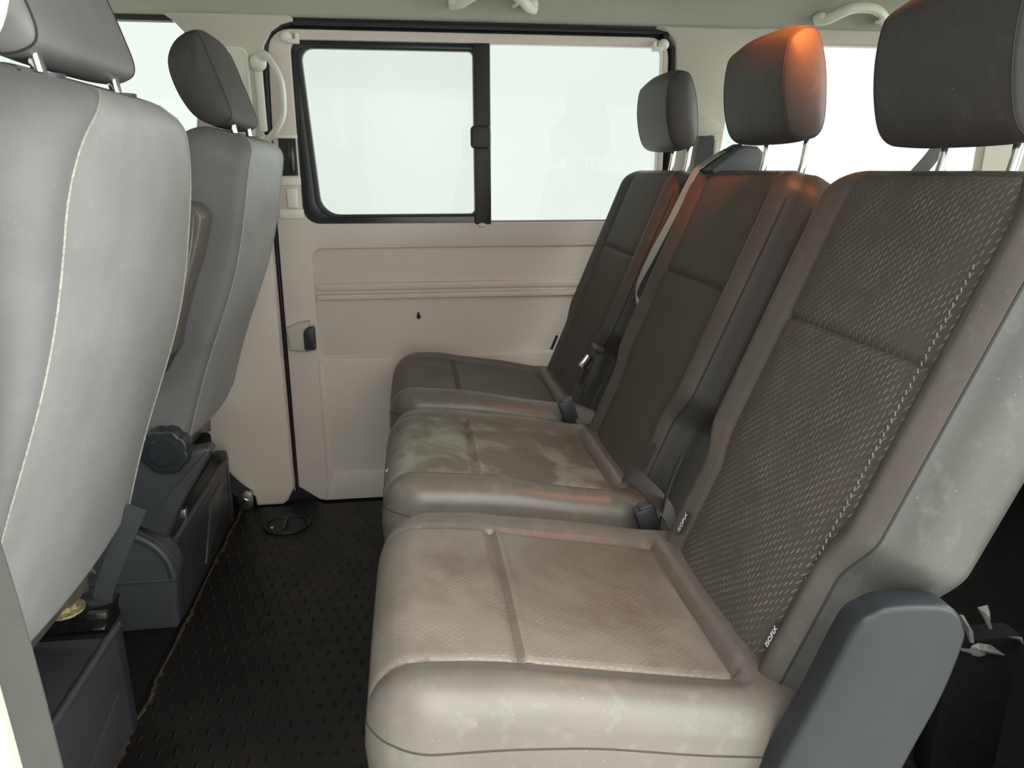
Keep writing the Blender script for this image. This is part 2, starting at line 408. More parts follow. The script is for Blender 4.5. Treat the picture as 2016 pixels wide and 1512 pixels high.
# black sealing lip round the door opening
sp = smooth_path([(-.381,YF-.002,.03),(-.381,YF-.002,.5),(-.380,YF-.002,.86),(-.374,YF-.002,1.10),(-.367,YF-.002,1.285)],6)+smooth_path([(-.366,YF-.002,1.305),(-.352,YF-.002,1.343),(-.318,YF-.002,1.369),(-.278,YF-.002,1.377)],6)[1:]+smooth_path([(.1,YF-.002,1.377),(.690,YF-.002,1.374),(.728,YF-.002,1.362),(.750,YF-.002,1.335),(.756,YF-.002,1.305),(.762,YF-.002,1.05),(.77,YF-.002,.5)],6)
bb = BM(); bb.tube(sp, [.0028 if p.z < .87 else .006 for p in sp], 8); sl = bb.done('trim_1', 'rubber'); sl['kind'] = 'structure'
bb = BM(); bb.box(-.29,.715,YF-.006,YF+.05,1.367,1.388,.003); bb.box(-.70,-.28,YF+.012,YF+.08,-.01,.09,.002); sl2 = bb.done('trim_2', 'rubber'); sl2['kind'] = 'structure'
bb = BM(); bb.tube([(x-.008, y-.003, z) for x, y, z in [(-.381,YF-.002,.04),(-.381,YF-.002,.5),(-.380,YF-.002,.86)]], .0016, 8); bb.done('trim_11', 'pillar')['kind'] = 'structure'

plate('trim_9', [(-.54,0),(.80,0),(.80,1.42),(-.54,1.42)], [rrect(-.312,.738,.842,1.346,.03), rrect(-.70,-.60,.9,1.37,.001) if False else rrect(-.30,.70,.2,.4,.02)], YF+.042, YF+.062, 'rubber', None, .002)['kind'] = 'structure'
# ---- window of the sliding door
w1 = thing('window_1', None, None, (.2, YF+.03, .853), kind='structure')
fo = rrect(-.306,.236,.846,1.340,(.04,.004,.004,.02)); fi = rrect(-.248,.186,.878,1.314,(.050,.012,.012,.032))
fi = [(x + (-.028*(z-.86)/.45 if x < 0 else 0), z) for x, z in fi]
plate('window_frame', fo, [fi], YF+.014, YF+.034, 'gloss', w1, .006)
plate('inner_gasket', [(x*1+(.006 if x > 0 else -.014), z+(.006 if z > 1.1 else -.008)) for x, z in fi], [fi], YF+.006, YF+.02, 'sash', w1, .003)
plate('sliding_pane', rrect(-.29,.20,.856,1.326,.01), [], YF+.034, YF+.038, 'glass_l', w1, .0005)
plate('fixed_pane', rrect(.20,.733,.846,1.34,.01), [], YF+.024, YF+.028, 'glass', w1, .0005)
bb = BM(); bb.box(.186,.233,YF-.006,YF+.022,.848,1.334,.004); bb.done('sash_post', 'sash', w1)
bb = BM(); bb.prism(rrect(.175,.232,1.058,1.120,.012), 'Y', YF-.026, YF-.006, .006, 3); bb.done('sash_latch', 'sash', w1)
bb = BM(); bb.box(.233,.735,YF+.004,YF+.022,.848,.858,.003); bb.done('lower_track', 'vinylf', w1)
bb = BM(); bb.sphere((.206,YF-.004,.846), .012, (1,.6,.55)); bb.done('track_stop', 'cream', w1)
# blind hooks in the upper corners of the door frame
for i, (xa, s) in enumerate(((-.318, 1), (.735, -1))):
    t = thing('blind_hook', ('small beige blind hook at the front upper corner of the sliding window' if s > 0 else 'small beige blind hook at the rear upper corner of the sliding window'), 'hook', (xa, YF, 1.337), 'blind hooks on the sliding window')
    bb = BM(); bb.sphere((xa+s*.010, YF-.006, 1.340), .017, (1,.6,.9)); bb.done('hook_base', 'cream', t)
    bb = BM(); bb.box(min(xa+s*.012, xa+s*.042), max(xa+s*.012, xa+s*.042), YF-.016, YF+.006, 1.322,1.334,.003); bb.box(min(xa+s*.032, xa+s*.042), max(xa+s*.032, xa+s*.042), YF-.016, YF+.004,1.33,1.348,.003); bb.done('hook_arm', 'cream', t)

# ---- pillars and the rest of the far side
up = [(-.60,.875),(-.388,.875),(-.386,1.10),(-.375,1.27),(-.366,1.315),(-.345,1.350),(-.318,1.368),(-.288,1.376),(-.288,1.384),(-.305,1.398),(-.335,1.406),(-.55,1.406),(-.585,1.40),(-.612,1.386),(-.59,1.372),(-.565,1.345),(-.556,1.30),(-.553,1.15)]
plate('trim_3', up, [], YF-.014, YF+.03, 'pillar', None, .005)['kind'] = 'structure'
lo = [(-1.0,.0),(-.590,.0),(-.590,.0),(-.588,.045),(-.52,.045),(-.508,.03),(-.506,.0),(-.425,.0),(-.41,.012),(-.389,.055),(-.389,.86),(-.60,.86),(-1.0,.90)]
plate('trim_4', lo, [], YF-.022, YF+.03, 'beige', None, .012)['kind'] = 'structure'
# rear quarter of the far side: window surround and lower lining
cq = [(.775,.0),(XR,.0),(XR,1.392),(1.02,1.392),(.985,1.388),(.70,1.388),(.70,1.380),(.735,1.372),(.758,1.345),(.763,1.30)]
qw = [(.905,.96),(1.70,.96),(1.77,1.0),(1.77,1.30),(1.72,1.347),(1.02,1.347),(.965,1.335),(.945,1.30)]
plate('wall_far', cq, [qw], YF-.012, YF+.03, 'pillar', None, .006)['kind'] = 'structure'
w2 = thing('window_2', None, None, (1.4, YF+.03, .96), kind='structure')
plate('quarter_pane', [(.88,.94),(1.96,.94),(1.96,1.37),(.92,1.37)], [], YF+.031, YF+.035, 'glass', w2, .0005)
# front door of the far side
d2 = thing('door_2', None, None, (-1.1, YF, 0), kind='structure')
plate('door_panel', [(XF,0),(-1.0,0),(-1.0,.87),(-.60,.87),(-.60,.93),(XF,.93)], [], YF-.005, YF+.03, 'pillar', d2, .004)
plate('door_header', [(XF,1.372),(-.60,1.372),(-.60,1.395),(XF,1.395)], [], YF, YF+.03, 'rubber', d2, .002)
w3 = thing('window_3', None, None, (-1.1, YF+.03, .93), kind='structure')
plate('door_pane', [(XF,.92),(-.58,.92),(-.58,1.38),(XF,1.38)], [], YF+.031, YF+.035, 'glass', w3, .0005)
# near side: front door and rear quarter, the sliding door between stands open
plate('wall_near', [(.80,0),(XR,0),(XR,1.39),(.80,1.39)], [rrect(.92,1.95,.96,1.345,.04)], YN-.03, YN+.01, 'pillar', None, .006)['kind'] = 'structure'
plate('trim_5', [(-.52,0),(-.348,0),(-.348,1.39),(-.52,1.39)], [], YN-.03, YN+.112, 'cream', None, .01)['kind'] = 'structure'
d3 = thing('door_3', None, None, (-1.1, YN, 0), kind='structure')
plate('door_panel', [(XF,0),(-.53,0),(-.53,.93),(XF,.93)], [], YN-.03, YN, 'pillar', d3, .004)
w5 = thing('window_5', None, None, (-1.1, YN-.03, .93), kind='structure')
plate('door_pane', [(XF,.92),(-.53,.92),(-.53,1.38),(XF,1.38)], [], YN-.034, YN-.03, 'glass', w5, .0005)
w6 = thing('window_6', None, None, (1.4, YN-.03, .93), kind='structure')
plate('quarter_pane', [(.9,.94),(1.97,.94),(1.97,1.37),(.9,1.37)], [], YN-.034, YN-.03, 'glass', w6, .0005)
# tailgate with rear window, dashboard wall with windscreen
plate('wall_rear', [(YN,0),(YF,0),(YF,1.40),(YN,1.40)], [rrect(YN+.12,YF-.12,.90,1.36,.06)], XR, XR+.04, 'pillar', None, .006, 'X')['kind'] = 'structure'
w4 = thing('window_4', None, None, (XR+.04, 1.35, .9), kind='structure')
plate('tailgate_pane', rrect(YN+.1,YF-.1,.88,1.38,.05), [], XR+.041, XR+.045, 'glass', w4, .0005, 'X')
plate('wall_front', [(YN,0),(YF,0),(YF,.92),(YN,.92)], [], XF-.04, XF, 'dplastic', None, .006, 'X')['kind'] = 'structure'
w7 = thing('window_7', None, None, (XF-.04, 1.35, .92), kind='structure')
plate('windscreen', [(YN,.92),(YF,.92),(YF,1.40),(YN,1.40)], [], XF-.03, XF-.025, 'glass', w7, .0005, 'X')
# dark luggage lining behind the bench
bb = BM(); bb.box(.80,XR,YF-.06,YF-.014,.0,.90,.01); bb.done('trim_6', 'dark')['kind'] = 'structure'
bb = BM(); bb.box(XR-.05,XR,YN+.02,YF-.02,.0,.86,.01); bb.done('trim_7', 'dark')['kind'] = 'structure'
bb = BM(); bb.box(.82,XR,YN+.012,YN+.05,.0,.90,.01); bb.done('trim_8', 'dark')['kind'] = 'structure'

# ---- belt height adjuster panel on the pillar
t = thing('belt_adjuster', 'pale belt height adjuster panel set into the pillar behind the far front headrest', 'adjuster', (-.45, YF-.014, 1.1))
ao = rrect(-.50,-.408,1.06,1.311,(.01,.01,.022,.015))
plate('adjuster_frame', ao, [rrect(-.492,-.418,1.07,1.303,(.008,.008,.016,.01))], YF-.020, YF-.010, 'cream', t, .003)
plate('adjuster_plate', rrect(-.493,-.417,1.07,1.304,.012), [], YF-.0165, YF-.010, 'cream', t, .001)
plate('slide_button', rrect(-.49,-.425,1.15,1.252,(.006,.006,.02,.006)), [], YF-.024, YF-.012, 'cream', t, .003)
bb = BM(); bb.box(-.475,-.432,YF-.030,YF-.018,1.165,1.205,.003); bb.done('belt_loop', 'cream', t)
# ---- grab handle on the pillar
t = thing('grab_bar', 'cream curved grab handle on the pillar beside the sliding window', 'handle', (-.36, YF-.014, 1.09))
pts = smooth_path([(-.378,YF-.018,1.275),(-.362,YF-.045,1.290),(-.338,YF-.062,1.262),(-.322,YF-.068,1.222),(-.320,YF-.068,1.170),(-.326,YF-.066,1.135),(-.345,YF-.056,1.105),(-.366,YF-.034,1.086),(-.384,YF-.016,1.075)], 6)
bb = BM(); bb.tube(pts, .0085, 12, rz=.012); bb.done('grip', 'cream', t)
bb = BM(); bb.sphere((-.383,YF-.022,1.272), .022, (1,.7,1.0)); hm = bb.done('mount', 'cream', t)
bb = BM(); bb.sphere((-.386,YF-.036,1.275), .006, (1,.6,1.2)); bb.done('screw_cap', 'white', hm)
bb = BM(); bb.sphere((-.384,YF-.016,1.075), .016, (1,.7,1.1)); bb.done('mount', 'cream', t)
bb = BM(); bb.box(-.396,-.376,YF-.020,YF-.004,1.10,1.26,.004); bb.done('backing_strip', 'cream', t)
# ---- edge of the door frame beside the window: black striker and cream cover
bb = BM(); bb.box(-.352,-.306,YF-.003,YF+.004,.985,1.083,.002); o = bb.done('striker_opening', 'rubber', d1)
bb = BM(); bb.box(-.328,-.310,YF-.010,YF+.004,.99,1.078,.006); bb.done('striker_roller', 'gloss', o)
bb = BM(); bb.box(-.36,-.300,YF-.008,YF+.006,1.083,1.094,.003); bb.box(-.36,-.300,YF-.008,YF+.006,.958,.982,.004); bb.box(-.365,-.298,YF-.006,YF+.006,.868,.895,.004); bb.done('striker_surround', 'cream', d1)
bb = BM(); bb.box(-.340,-.312,YF-.013,YF+.003,.898,.952,.004); bb.done('striker_cover', 'cream', d1)

# ---- C pillar belt guide and webbing
t = thing('rear_pillar_belt', 'black seat belt running down the rear pillar from a beige guide', 'seat belt', (.87, YF-.012, 1.0))
bb = BM(); bb.prism([(.815,1.165),(.86,1.15),(.90,1.128),(.895,1.105),(.86,1.094),(.815,1.094)], 'Y', YF-.045, YF-.010, .006); bb.done('belt_guide', 'pillar', t)
strap('webbing', [(.862,YF-.032,1.098),(.850,YF-.036,1.0),(.835,YF-.040,.80),(.82,YF-.04,.5)], .046, (1,0,0), 'webdark', t)
bb = BM(); bb.box(.885,.900,YF-.03,YF-.010,.93,1.085,.004); bb.done('guide_rail', 'pillar', t)

t = thing('rear_side_belt', 'dark belt slanting across the rear side window below the nearest headrest', 'seat belt', (1.55, 2.15, 1.0))
strap('webbing', [(1.70,2.165,1.36),(1.64,2.155,1.15),(1.57,2.15,1.04),(1.50,2.15,.95),(1.42,2.14,.80),(1.38,2.13,.5)], .045, (1,0,-.4), 'webdark', t, .003)
bb = BM(); bb.box(1.67,1.73,2.15,2.185,1.345,1.375,.006); bb.done('belt_guide', 'cream', t)
# ---- roof grab handles on the far side
def roof_handle(x0, label, dz=0):
    t = thing('roof_handle', label, 'handle', (x0, 2.15, 1.43), 'roof grab handles')
    pts = [(x0,2.150,1.405),(x0+.022,2.128,1.405),(x0+.05,2.112,1.418),(x0+.085,2.104,1.430),(x0+.14,2.104,1.430),(x0+.178,2.112,1.416),(x0+.20,2.128,1.402),(x0+.222,2.150,1.400)]
    pts = smooth_path([(x, y, z+dz) for x, y, z in pts], 6)
    bb = BM(); bb.tube(pts, .011, 14, rz=.0145); bb.done('grip', 'cream', t)
    for s in (0, 1):
        bb = BM(); bb.sphere((x0+.012+s*.198,2.145,1.410+dz), .018, (1.2,1.2,.9)); bb.done('mount', 'cream', t)
    bb = BM(); bb.tube(smooth_path([(x0+.165,2.132,1.425+dz),(x0+.165,2.11,1.415+dz),(x0+.168,2.108,1.402+dz),(x0+.158,2.112,1.397+dz)],5), .0045, 8); bb.done('coat_hook', 'pillar', t)
roof_handle(.127, 'cream roof grab handle above the sliding window, at the top edge', .014)
roof_handle(1.150, 'cream roof grab handle above the rear side window, between two headrests')

# ------------------------------------------------------------------ floor covering
bb = BM(); bb.box(-.545, .80, YN, 2.165, -.004, .004, .002); bb.prism([(-.40,2.165),(-.30,2.165),(-.375,2.235),(-.385,2.235)], 'Z', -.004, .003, 0)
fm = bb.done('floor_mat', 'mat'); tag(fm, 'black ribbed rubber mat covering the floor between the seat rows', 'mat')
bb = BM(); bb.box(XF, -.56, YN, 2.165, -.004, .002, .001); tag(bb.done('front_floor_mat', 'dark'), 'black carpet under the front seats', 'mat')
# lip of dirt along the mat edge
vs, fs = [], []; yy = .80; i = 0
while yy < 2.14:
    if i and random.random() < .04: yy += random.uniform(.02,.09); vs += [vs[-3], vs[-2], vs[-1]] if False else []
    w = .001+.007*random.random()**3; off = .002*sin(yy*40)+random.uniform(-.002,.002); h = .005+.004*random.random()
    vs += [(-.548+off-w*.3, yy, .0), (-.546+off, yy, h), (-.543+off+w, yy, .0045)]
    if i: k = 3*i; fs += [(k-3,k-2,k+1,k),(k-2,k-1,k+2,k+1)]
    i += 1; yy += .009
tag(from_data('dirt', vs, fs, 'brown'), 'brown dirt caught along the edge of the floor mat', 'dirt', kind='stuff')
# round recessed cap in the mat
t = thing('drain_cover', 'round black recessed cap in the floor by the door pillar', 'cap', (-.392, 2.03, 0))
ringp = [(-.392+.062*cos(a*pi/16), 2.03+.055*sin(a*pi/16), .006) for a in range(32)]
bb = BM(); bb.tube(ringp, .005, 8, True); bb.done('cap_ring', 'rubber', t)
bb = BM(); bb.cyl((-.392,2.03,.0),(-.392,2.03,.006), .052, 32); bb.done('cap_disc', 'rubber', t)
bb = BM(); bb.box(-.398,-.390,2.0,2.06,.006,.018,.003); bb.done('cap_grip', 'dplastic', t)
bb = BM(); bb.sphere((-.43,2.01,.008), .006, (1,1,.6)); bb.done('cap_screw', 'chrome', t)

# ------------------------------------------------------------------ seats
def backrest(parent, org, lean, L_, half, th, yc, opts):
    """upholstered back: org=(x,z) of the front face's foot, leaning back by lean radians"""
    tx, tz = sin(lean), cos(lean); fx, fz = -cos(lean), sin(lean)
    front = opts['front']      # True: relief on the front; False: plain
    sy = opts.get('seam', .145)
    rows = []; h = 0
    nrow = opts.get('rows', 130)
    rt = opts.get('rt', .032); R = opts.get('R', .075); rb = opts.get('rb', .03); rf = opts.get('rf', .032)
    rbot = opts.get('rbot', .02)
    hs = []
    for i in range(nrow+1): hs.append(('s', rbot + (L_-rt-rbot)*i/nrow))
    hs = [('b', a) for a in (0, 15, 30, 45, 60, 75)] + hs + [('t', a) for a in (15, 30, 45, 60, 75, 90)]
    def hw(h):
        w = half
        if h > L_-R: w = half - R + sqrt(max(0, R*R-(h-(L_-R))**2))
        w -= opts.get('waist', 0)*(1-sstep(opts.get('hw0',.13),opts.get('hw0',.13)+.07,h))
        return w
    NF = opts.get('cols', 108); sin_ = opts.get('inset', 0)
    # loop columns as (kind, t)
    vs, uvs, info, fs = [], [], [], []
    K = None
    for kind, a in hs:
        if kind == 's': h, ins = a, 0
        elif kind == 't': h, ins = L_-rt+rt*sin(radians(a)), rt*(1-cos(radians(a)))
        else: h, ins = rbot-rbot*cos(radians(a)), rbot*(1-sin(radians(a)))
        if 'rbh' in opts: rb = opts['rbh'](h)
        w = hw(min(h, L_-.002)); T = th*(1 if 'taper' not in opts else 1+opts['taper']*(1-h/L_))
        d0, d1_ = -ins, -T+ins       # front and back depth
        loop = []
        for j in range(NF+1):
            yn = -1+2*j/NF; wf = w-sin_; y = yn*wf; e = wf-abs(y)
            d = d0
            if e < rf: d -= rf-sqrt(max(0, rf*rf-(rf-e)**2))
            if front:
                ysm = sy*w/half
                q = abs(y)-ysm
                k_ = min(1, 1) * (1 if kind == 's' else max(0, 1-ins/rt*1.0))
                rel = opts.get('bol', .016)*sstep(.0, .035, q)*sstep(0, .03, e)
                rel -= .006*gauss(q, .0045)
                if q < 0:
                    rel += .006*(1-gauss(q, .03)) 
                    rel -= .006*gauss(h-opts.get('hsplit', .37), .005)
                else: rel -= 0
                rel *= sstep(L_+.01, L_-.05, h) if h > L_-.06 else 1
                d += rel*k_
            else:
                d += opts.get('puff', .01)*(1-yn*yn)
            loop.append((y, d, h, 'f', yn))
        nb = opts.get('ns', 8)
        side = []
        # side wall + rounded back corner + back face
        for j in range(1, nb+1): side.append((w-sin_*(1-sin(min(1, j/nb*1.7)*pi/2)), (d0-rf)+((d1_+rb)-(d0-rf))*j/(nb+1), h, 's', 1))
        for j in range(0, 7):
            A = j/6*pi/2; side.append((w-rb+rb*cos(A), d1_+rb-rb*sin(A), h, 's', 1))
        back = []
        for j in range(1, 24):
            yn = 1-2*j/24; y = yn*(w-rb); back.append((y, d1_-opts.get('bpuff', .008)*(1-yn*yn), h, 'k', yn))
        bulge = opts.get('bulge', 0)*exp(-((h-.40)/.20)**2)
        side2 = [(-y, d, hh, c, -yn) for (y, d, hh, c, yn) in reversed(side)]
        # side bulge
        full = loop+side+back+side2
        full = [(y, d-(bulge*sstep(-.02, -T, d)) , hh, c, yn) for (y, d, hh, c, yn) in full]
        K = len(full)
        for (y, d, hh, c, yn) in full:
            x = org[0]+tx*hh+fx*d; z = org[1]+tz*hh+fz*d
            vs.append((x, yc+y, z)); uvs.append((y, hh)); info.append((y, d, hh, c, yn))
    R_ = len(hs)
    for i in range(R_-1):
        for j in range(K): fs.append((i*K+j, (i+1)*K+j, (i+1)*K+(j+1)%K, i*K+(j+1)%K))
    fs.append(tuple(range(K))); fs.append(tuple(reversed(range((R_-1)*K, R_*K))))
    def pos(y, d, h): return Vector((org[0]+tx*h+fx*d, yc+y, org[1]+tz*h+fz*d))
    return vs, fs, uvs, info, pos, hw

def headrest(parent, prof, yc, half, dz=0, seamx=None, mat='vinylh', n_exp=7):
    """prof: closed side outline (X,Z); widened across the seat with crowned ends"""
    path = smooth_path([(x, 0, z+dz) for x, z in prof], 5, True); k = len(path)
    cx = sum(p.x for p in path)/k; cz = sum(p.z for p in path)/k
    ts = [-1,-.995,-.985,-.965,-.93,-.88]+[-.8+1.6*i/12 for i in range(13)]+[.88,.93,.965,.985,.995,1]
    vs, fs = [], []
    for t in ts:
        s = 1-.05*abs(t)**3 if abs(t) < .9 else (1-.05*.729) - .07*((abs(t)-.9)/.1)**3
        zs = 1-.08*max(0,(abs(t)-.35)/.65)**2.2
        for p in path:
            z = cz+(p.z-cz)*(s if p.z < cz else s*zs); vs.append((cx+(p.x-cx)*s, yc+t*half, z))
    m = len(ts)
    for i in range(m-1):
        for j in range(k): fs.append((i*k+j, i*k+(j+1)%k, (i+1)*k+(j+1)%k, (i+1)*k+j))
    # domed end panels
    for e, i in ((-1, 0), (1, m-1)):
        base = i*k; prev = list(range(base, base+k))
        for q, (sc, out) in enumerate(((.8,.006),(.5,.011),(.2,.013))):
            st = len(vs)
            for j in range(k):
                v = vs[base+j]; vs.append((cx+(v[0]-cx)*sc, yc+e*(half+out), cz+(v[2]-cz)*sc))
            cur = list(range(st, st+k))
            for j in range(k): fs.append((prev[j], prev[(j+1)%k], cur[(j+1)%k], cur[j]))
            prev = cur
        fs.append(tuple(prev))
    o = from_data('headrest', vs, fs, mat, parent, 60)
    for i, t in ((3, ts[3]), (m-4, ts[m-4])):
        bb = BM(); bb.tube([Vector(vs[i*k+j]) for j in range(k)], .0014, 6, True); bb.done('seam', 'seam', o)
    return o

def cushion(parent, x0, x1, yc, half, mat_ins, opts):
    zf, sl = opts.get('z', .485), opts.get('slope', .145)
    R = .075; rs = .05; zb = opts.get('zb', .33)
    nx, ny = 110, 110
    vs, uvs, info, fs = [], [], [], []
    def sd(x, y):      # inside distance to the plan outline, rounded front corners
        a = x-x0; bq = half-abs(y); c = x1-x
        if a < R and bq < R: d = R-sqrt((R-a)**2+(R-bq)**2)
        else: d = min(a, bq)
        return d
    def wx(x):
        a = x-x0
        return half-R+sqrt(max(0, R*R-(R-a)**2)) if a < R else half
    for i in range(nx+1):
        u = i/nx
        x = x0+(x1-x0)*(1-cos(pi*u*.5)) if False else x0+(x1-x0)*(u**1.35)
        w = wx(x)
        for j in range(ny+1):
            t = -1+2*j/ny; t = .55*t+.45*sin(pi/2*t); y = t*w
            d = max(0, sd(x, y))
            xx = max(x, x0+.03)
            zi = zf-(xx-x0-.03)*sl; zo = zf+.014-(xx-x0-.03)*(sl-.015)
            yc2 = .155; off = opts.get('yoff', 0)
            q = abs(y-off)-yc2*(1 if x > x0+.08 else 1)
            inins = q < 0 and x < x1-.075
            bm_ = sstep(-.004, .05, q)
            rear = sstep(x1-.085, x1-.06, x)
            k_ = 1-(1-bm_)*(1-rear)
            z = zi*(1-k_)+zo*k_
            z -= .012*(1-sstep(x0, x0+.16, x))
            z -= .006*gauss(q, .004)*(1-rear)
            if q < 0: z -= .006*gauss(x-(x1-.075), .004)
            if q < 0: z -= .007*gauss(x-(x0+.165), .0055) - .002*gauss(x-(x0+.176), .005)
            if q < 0 and x < x1-.08: z += .005*sin(pi*min(1, max(0, -q/.31)))*1.0
            z += opts.get('lump', .0)*sin(x*31+y*17)*sin(y*23)
            r_ = rs+.012*(1-sstep(x0, x0+.25, x))
            if d < r_: z -= r_-sqrt(max(0, r_*r_-(r_-d)**2))
            vs.append((x, yc+y, z)); uvs.append((y, x)); info.append((x, y, q, inins))
    W = ny+1
    for i in range(nx):
        for j in range(ny): fs.append((i*W+j, i*W+j+1, (i+1)*W+j+1, (i+1)*W+j))
    border = [j for j in range(W)]+[i*W+ny for i in range(1, nx+1)]+[nx*W+j for j in range(ny-1, -1, -1)]+[i*W for i in range(nx-1, 0, -1)]
    prev = border; nB = len(border)
    top_border = [Vector(vs[k]) for k in border]
    for q, (drop, inn) in enumerate(((.006,-.002),(.03,-.004),(.07,-.001),(.105,.008),(None,.02))):
        st = len(vs); cx, cy = (x0+x1)/2, yc
        for k in border:
            v = Vector(vs[k]); dx, dy = v.x-cx, v.y-cy; ln = sqrt(dx*dx+dy*dy)
            zz = v.z-drop if drop else zb
            zz = max(zz, zb)
            vs.append((v.x-dx/ln*inn, v.y-dy/ln*inn, zz)); uvs.append((v.y-yc, v.x)); info.append((v.x, v.y-yc, 1, False))
        cur = list(range(st, st+nB))
        for j in range(nB): fs.append((prev[(j+1)%nB], prev[j], cur[j], cur[(j+1)%nB]))
        prev = cur
    fs.append(tuple(reversed(prev)))
    def pick(f):
        if len(f) > 4: return False
        q = sum(info[k][2] for k in f)/4; x = sum(info[k][0] for k in f)/4
        return q < 0 and x < x1-.075 and all(k < W*(nx+1) for k in f)
    a, b_ = split_grid('seat_cushion', opts.get('mat', 'vinyl'), 'cushion_centre', mat_ins, parent, vs, fs, uvs, pick)
    front_side = [p for p in top_border]
    # piping along the two sides and the front, left off at the rear
    k0 = nx+ny
    seq = [Vector(vs[nx*W-0])] if False else None
    near = [Vector(vs[i*W]) for i in range(nx, 0, -1)]; fr = [Vector(vs[j]) for j in range(W)]; far = [Vector(vs[i*W+ny]) for i in range(1, nx+1)]
    bb = BM(); bb.tube([p+Vector((0,0,-.003)) for p in near+fr[::2]+far], .0016, 6); bb.done('piping', 'seam' if opts.get('dark_pipe', True) else 'seamlight', a)
    return a, b_

HRB = [(.600,1.200),(.596,1.150),(.602,1.100),(.616,1.060),(.640,1.044),(.668,1.050),(.679,1.075),(.676,1.130),(.667,1.180),(.650,1.222),(.630,1.228),(.612,1.218)]
LEAN = math.atan2(.215,.53)
def bench_seat(yc, label, mats, cover=False, tags=False, hr_off=-.030, hr_dz=0, posts=(.025, -.12)):
    t = thing('bench_seat', label, 'seat', (.18, yc, 0), 'rear bench seats')
    cushion(t, -.066, .425, yc, .23, mats[0], {'z': .512, 'slope': .195, 'yoff': .010, 'lump': .0012, 'dark_pipe': True})
    vs, fs, uvs, info, pos, hw = backrest(t, (.386-.06*sin(LEAN),.455-.06*cos(LEAN)), LEAN, .658, .23, .113, yc, {'front': True, 'seam': .150, 'hsplit': .435, 'waist': .028, 'R': .065, 'rf': .012, 'hw0': .19, 'inset': .022})
    def pick(f):
        if len(f) > 4: return False
        return all(info[k][3] == 'f' for k in f) and abs(sum(info[k][0] for k in f)/4) < .150*hw(sum(info[k][2] for k in f)/4)/.23 and .0 < sum(info[k][2] for k in f)/4 < .658-.018
    def which(f):
        if pick(f): return 1
        if len(f) <= 4:
            if all(info[k][3] in 'sk' for k in f): return 2
            n_ = len(f); y_ = sum(abs(info[k][0]) for k in f)/n_; h_ = sum(info[k][2] for k in f)/n_; d_ = sum(info[k][1] for k in f)/n_
            if h_ < .62 and y_ > hw(h_)-.0252 and d_ < -.003: return 2
        return 0
    a, b_, c_ = split_multi(t, vs, fs, uvs, which, [('backrest', 'bolster', None), ('backrest_centre', mats[1], 0), ('side_panel', 'sidev' if cover else 'side_shade', 0)])
    # piping where the front meets the side
    for s in (-1, 1):
        pts = [pos(s*(hw(h)-.0220-.0030), -.0045, h) for h in [.03+.575*i/70 for i in range(71)]]
        bb = BM(); bb.tube(pts, .0016, 6); bb.done('piping', 'seam', a)
    bb = BM(); bb.tube([pos(y*.165, -.017, .658-.010) for y in (-1,-.5,0,.5,1)], .0014, 6); bb.done('piping', 'seam', a)
    hr = headrest(t, HRB, yc+hr_off, .119, hr_dz)
    for dy in posts:
        pts = smooth_path([(.648,yc+dy,.955),(.660,yc+dy,1.0),(.664,yc+dy,1.025),(.668,yc+dy,1.06)], 5)
        bb = BM(); bb.tube(pts, .0062, 12); bb.done('headrest_post', 'chrome', t)
    # underframe and feet
    bb = BM(); bb.box(.02,.44,yc-.20,yc+.20,.24,.335,.01); bb.box(.03,.06,yc-.19,yc+.19,.20,.25,.005); bb.done('underframe', 'dark', t)
    for dx in (.06, .38):
        for dy in (-.17, .17):
            bb = BM(); bb.box(dx-.02,dx+.02,yc+dy-.015,yc+dy+.015,.006,.25,.004); bb.box(dx-.04,dx+.04,yc+dy-.025,yc+dy+.025,.005,.02,.004); bb.done('leg', 'blackmetal', t)
    if cover:
        poly = [(.318,.30),(.336,.411),(.370,.501),(.398,.578),(.415,.594),(.438,.601),(.503,.598),(.525,.590),(.537,.572),(.540,.550),(.523,.478),(.486,.392),(.44,.30)]
        poly = [(p.x*(1.03-.045*sstep(.42,.52,p.x)), 1-(1-p.z)*1.015) for p in smooth_path([(x,0,z) for x, z in poly], 4, True)]
        bb = BM(); bb.prism(poly, 'Y', yc-.260, yc-.226, .006, 3); cv = bb.done('recliner_cover', 'cover', t, 50)
    # child seat anchor tags sewn at the foot of the backrest
    for (y, txt) in tags if tags else ():
        h = .060
        right = Vector((0, -1, 0)); upv = Vector((sin(LEAN), 0, cos(LEAN))); nrm = right.cross(upv)
        c = pos(y, .009, h+.034)
        # the word runs up the backrest
        mw = Matrix.Translation(c+nrm*.0022) @ Matrix((( upv.x, -right.x, nrm.x), (upv.y, -right.y, nrm.y), (upv.z, -right.z, nrm.z))).to_4x4()
        bb = BM()
        g = bmesh.ops.create_cube(bb.b, size=1)
        for v in g['verts']:
            q = v.co.copy(); v.co = c+upv*(q.x*.034)+right*(q.y*.0105)+nrm*(q.z*.003)
        tg = bb.done('anchor_tag', 'cloth_tag', t)
        text_mesh('lettering', 'ISOFIX', .0105 if y > 0 else .0088, 'white', mw, tg)
    return t, pos, hw
s3, p3, hw3 = bench_seat(1.87, 'grey rear bench seat farthest from the camera, beside the door panel', ('cush3', 'fabfar'), tags=(), hr_off=.010, posts=(.02, -.09))
s2, p2, hw2 = bench_seat(1.35, 'grey middle seat of the rear bench with dusty cushion, its headrest top lit orange', ('cush2', 'fabfar'))
s1, p1, hw1 = bench_seat(.83, 'grey rear bench seat nearest the camera, with a plastic side cover', ('cush1', 'fab'), cover=True, tags=((.138, 'a'), (-.148, 'b')), hr_off=.009, hr_dz=-.018, posts=(.055, -.06))
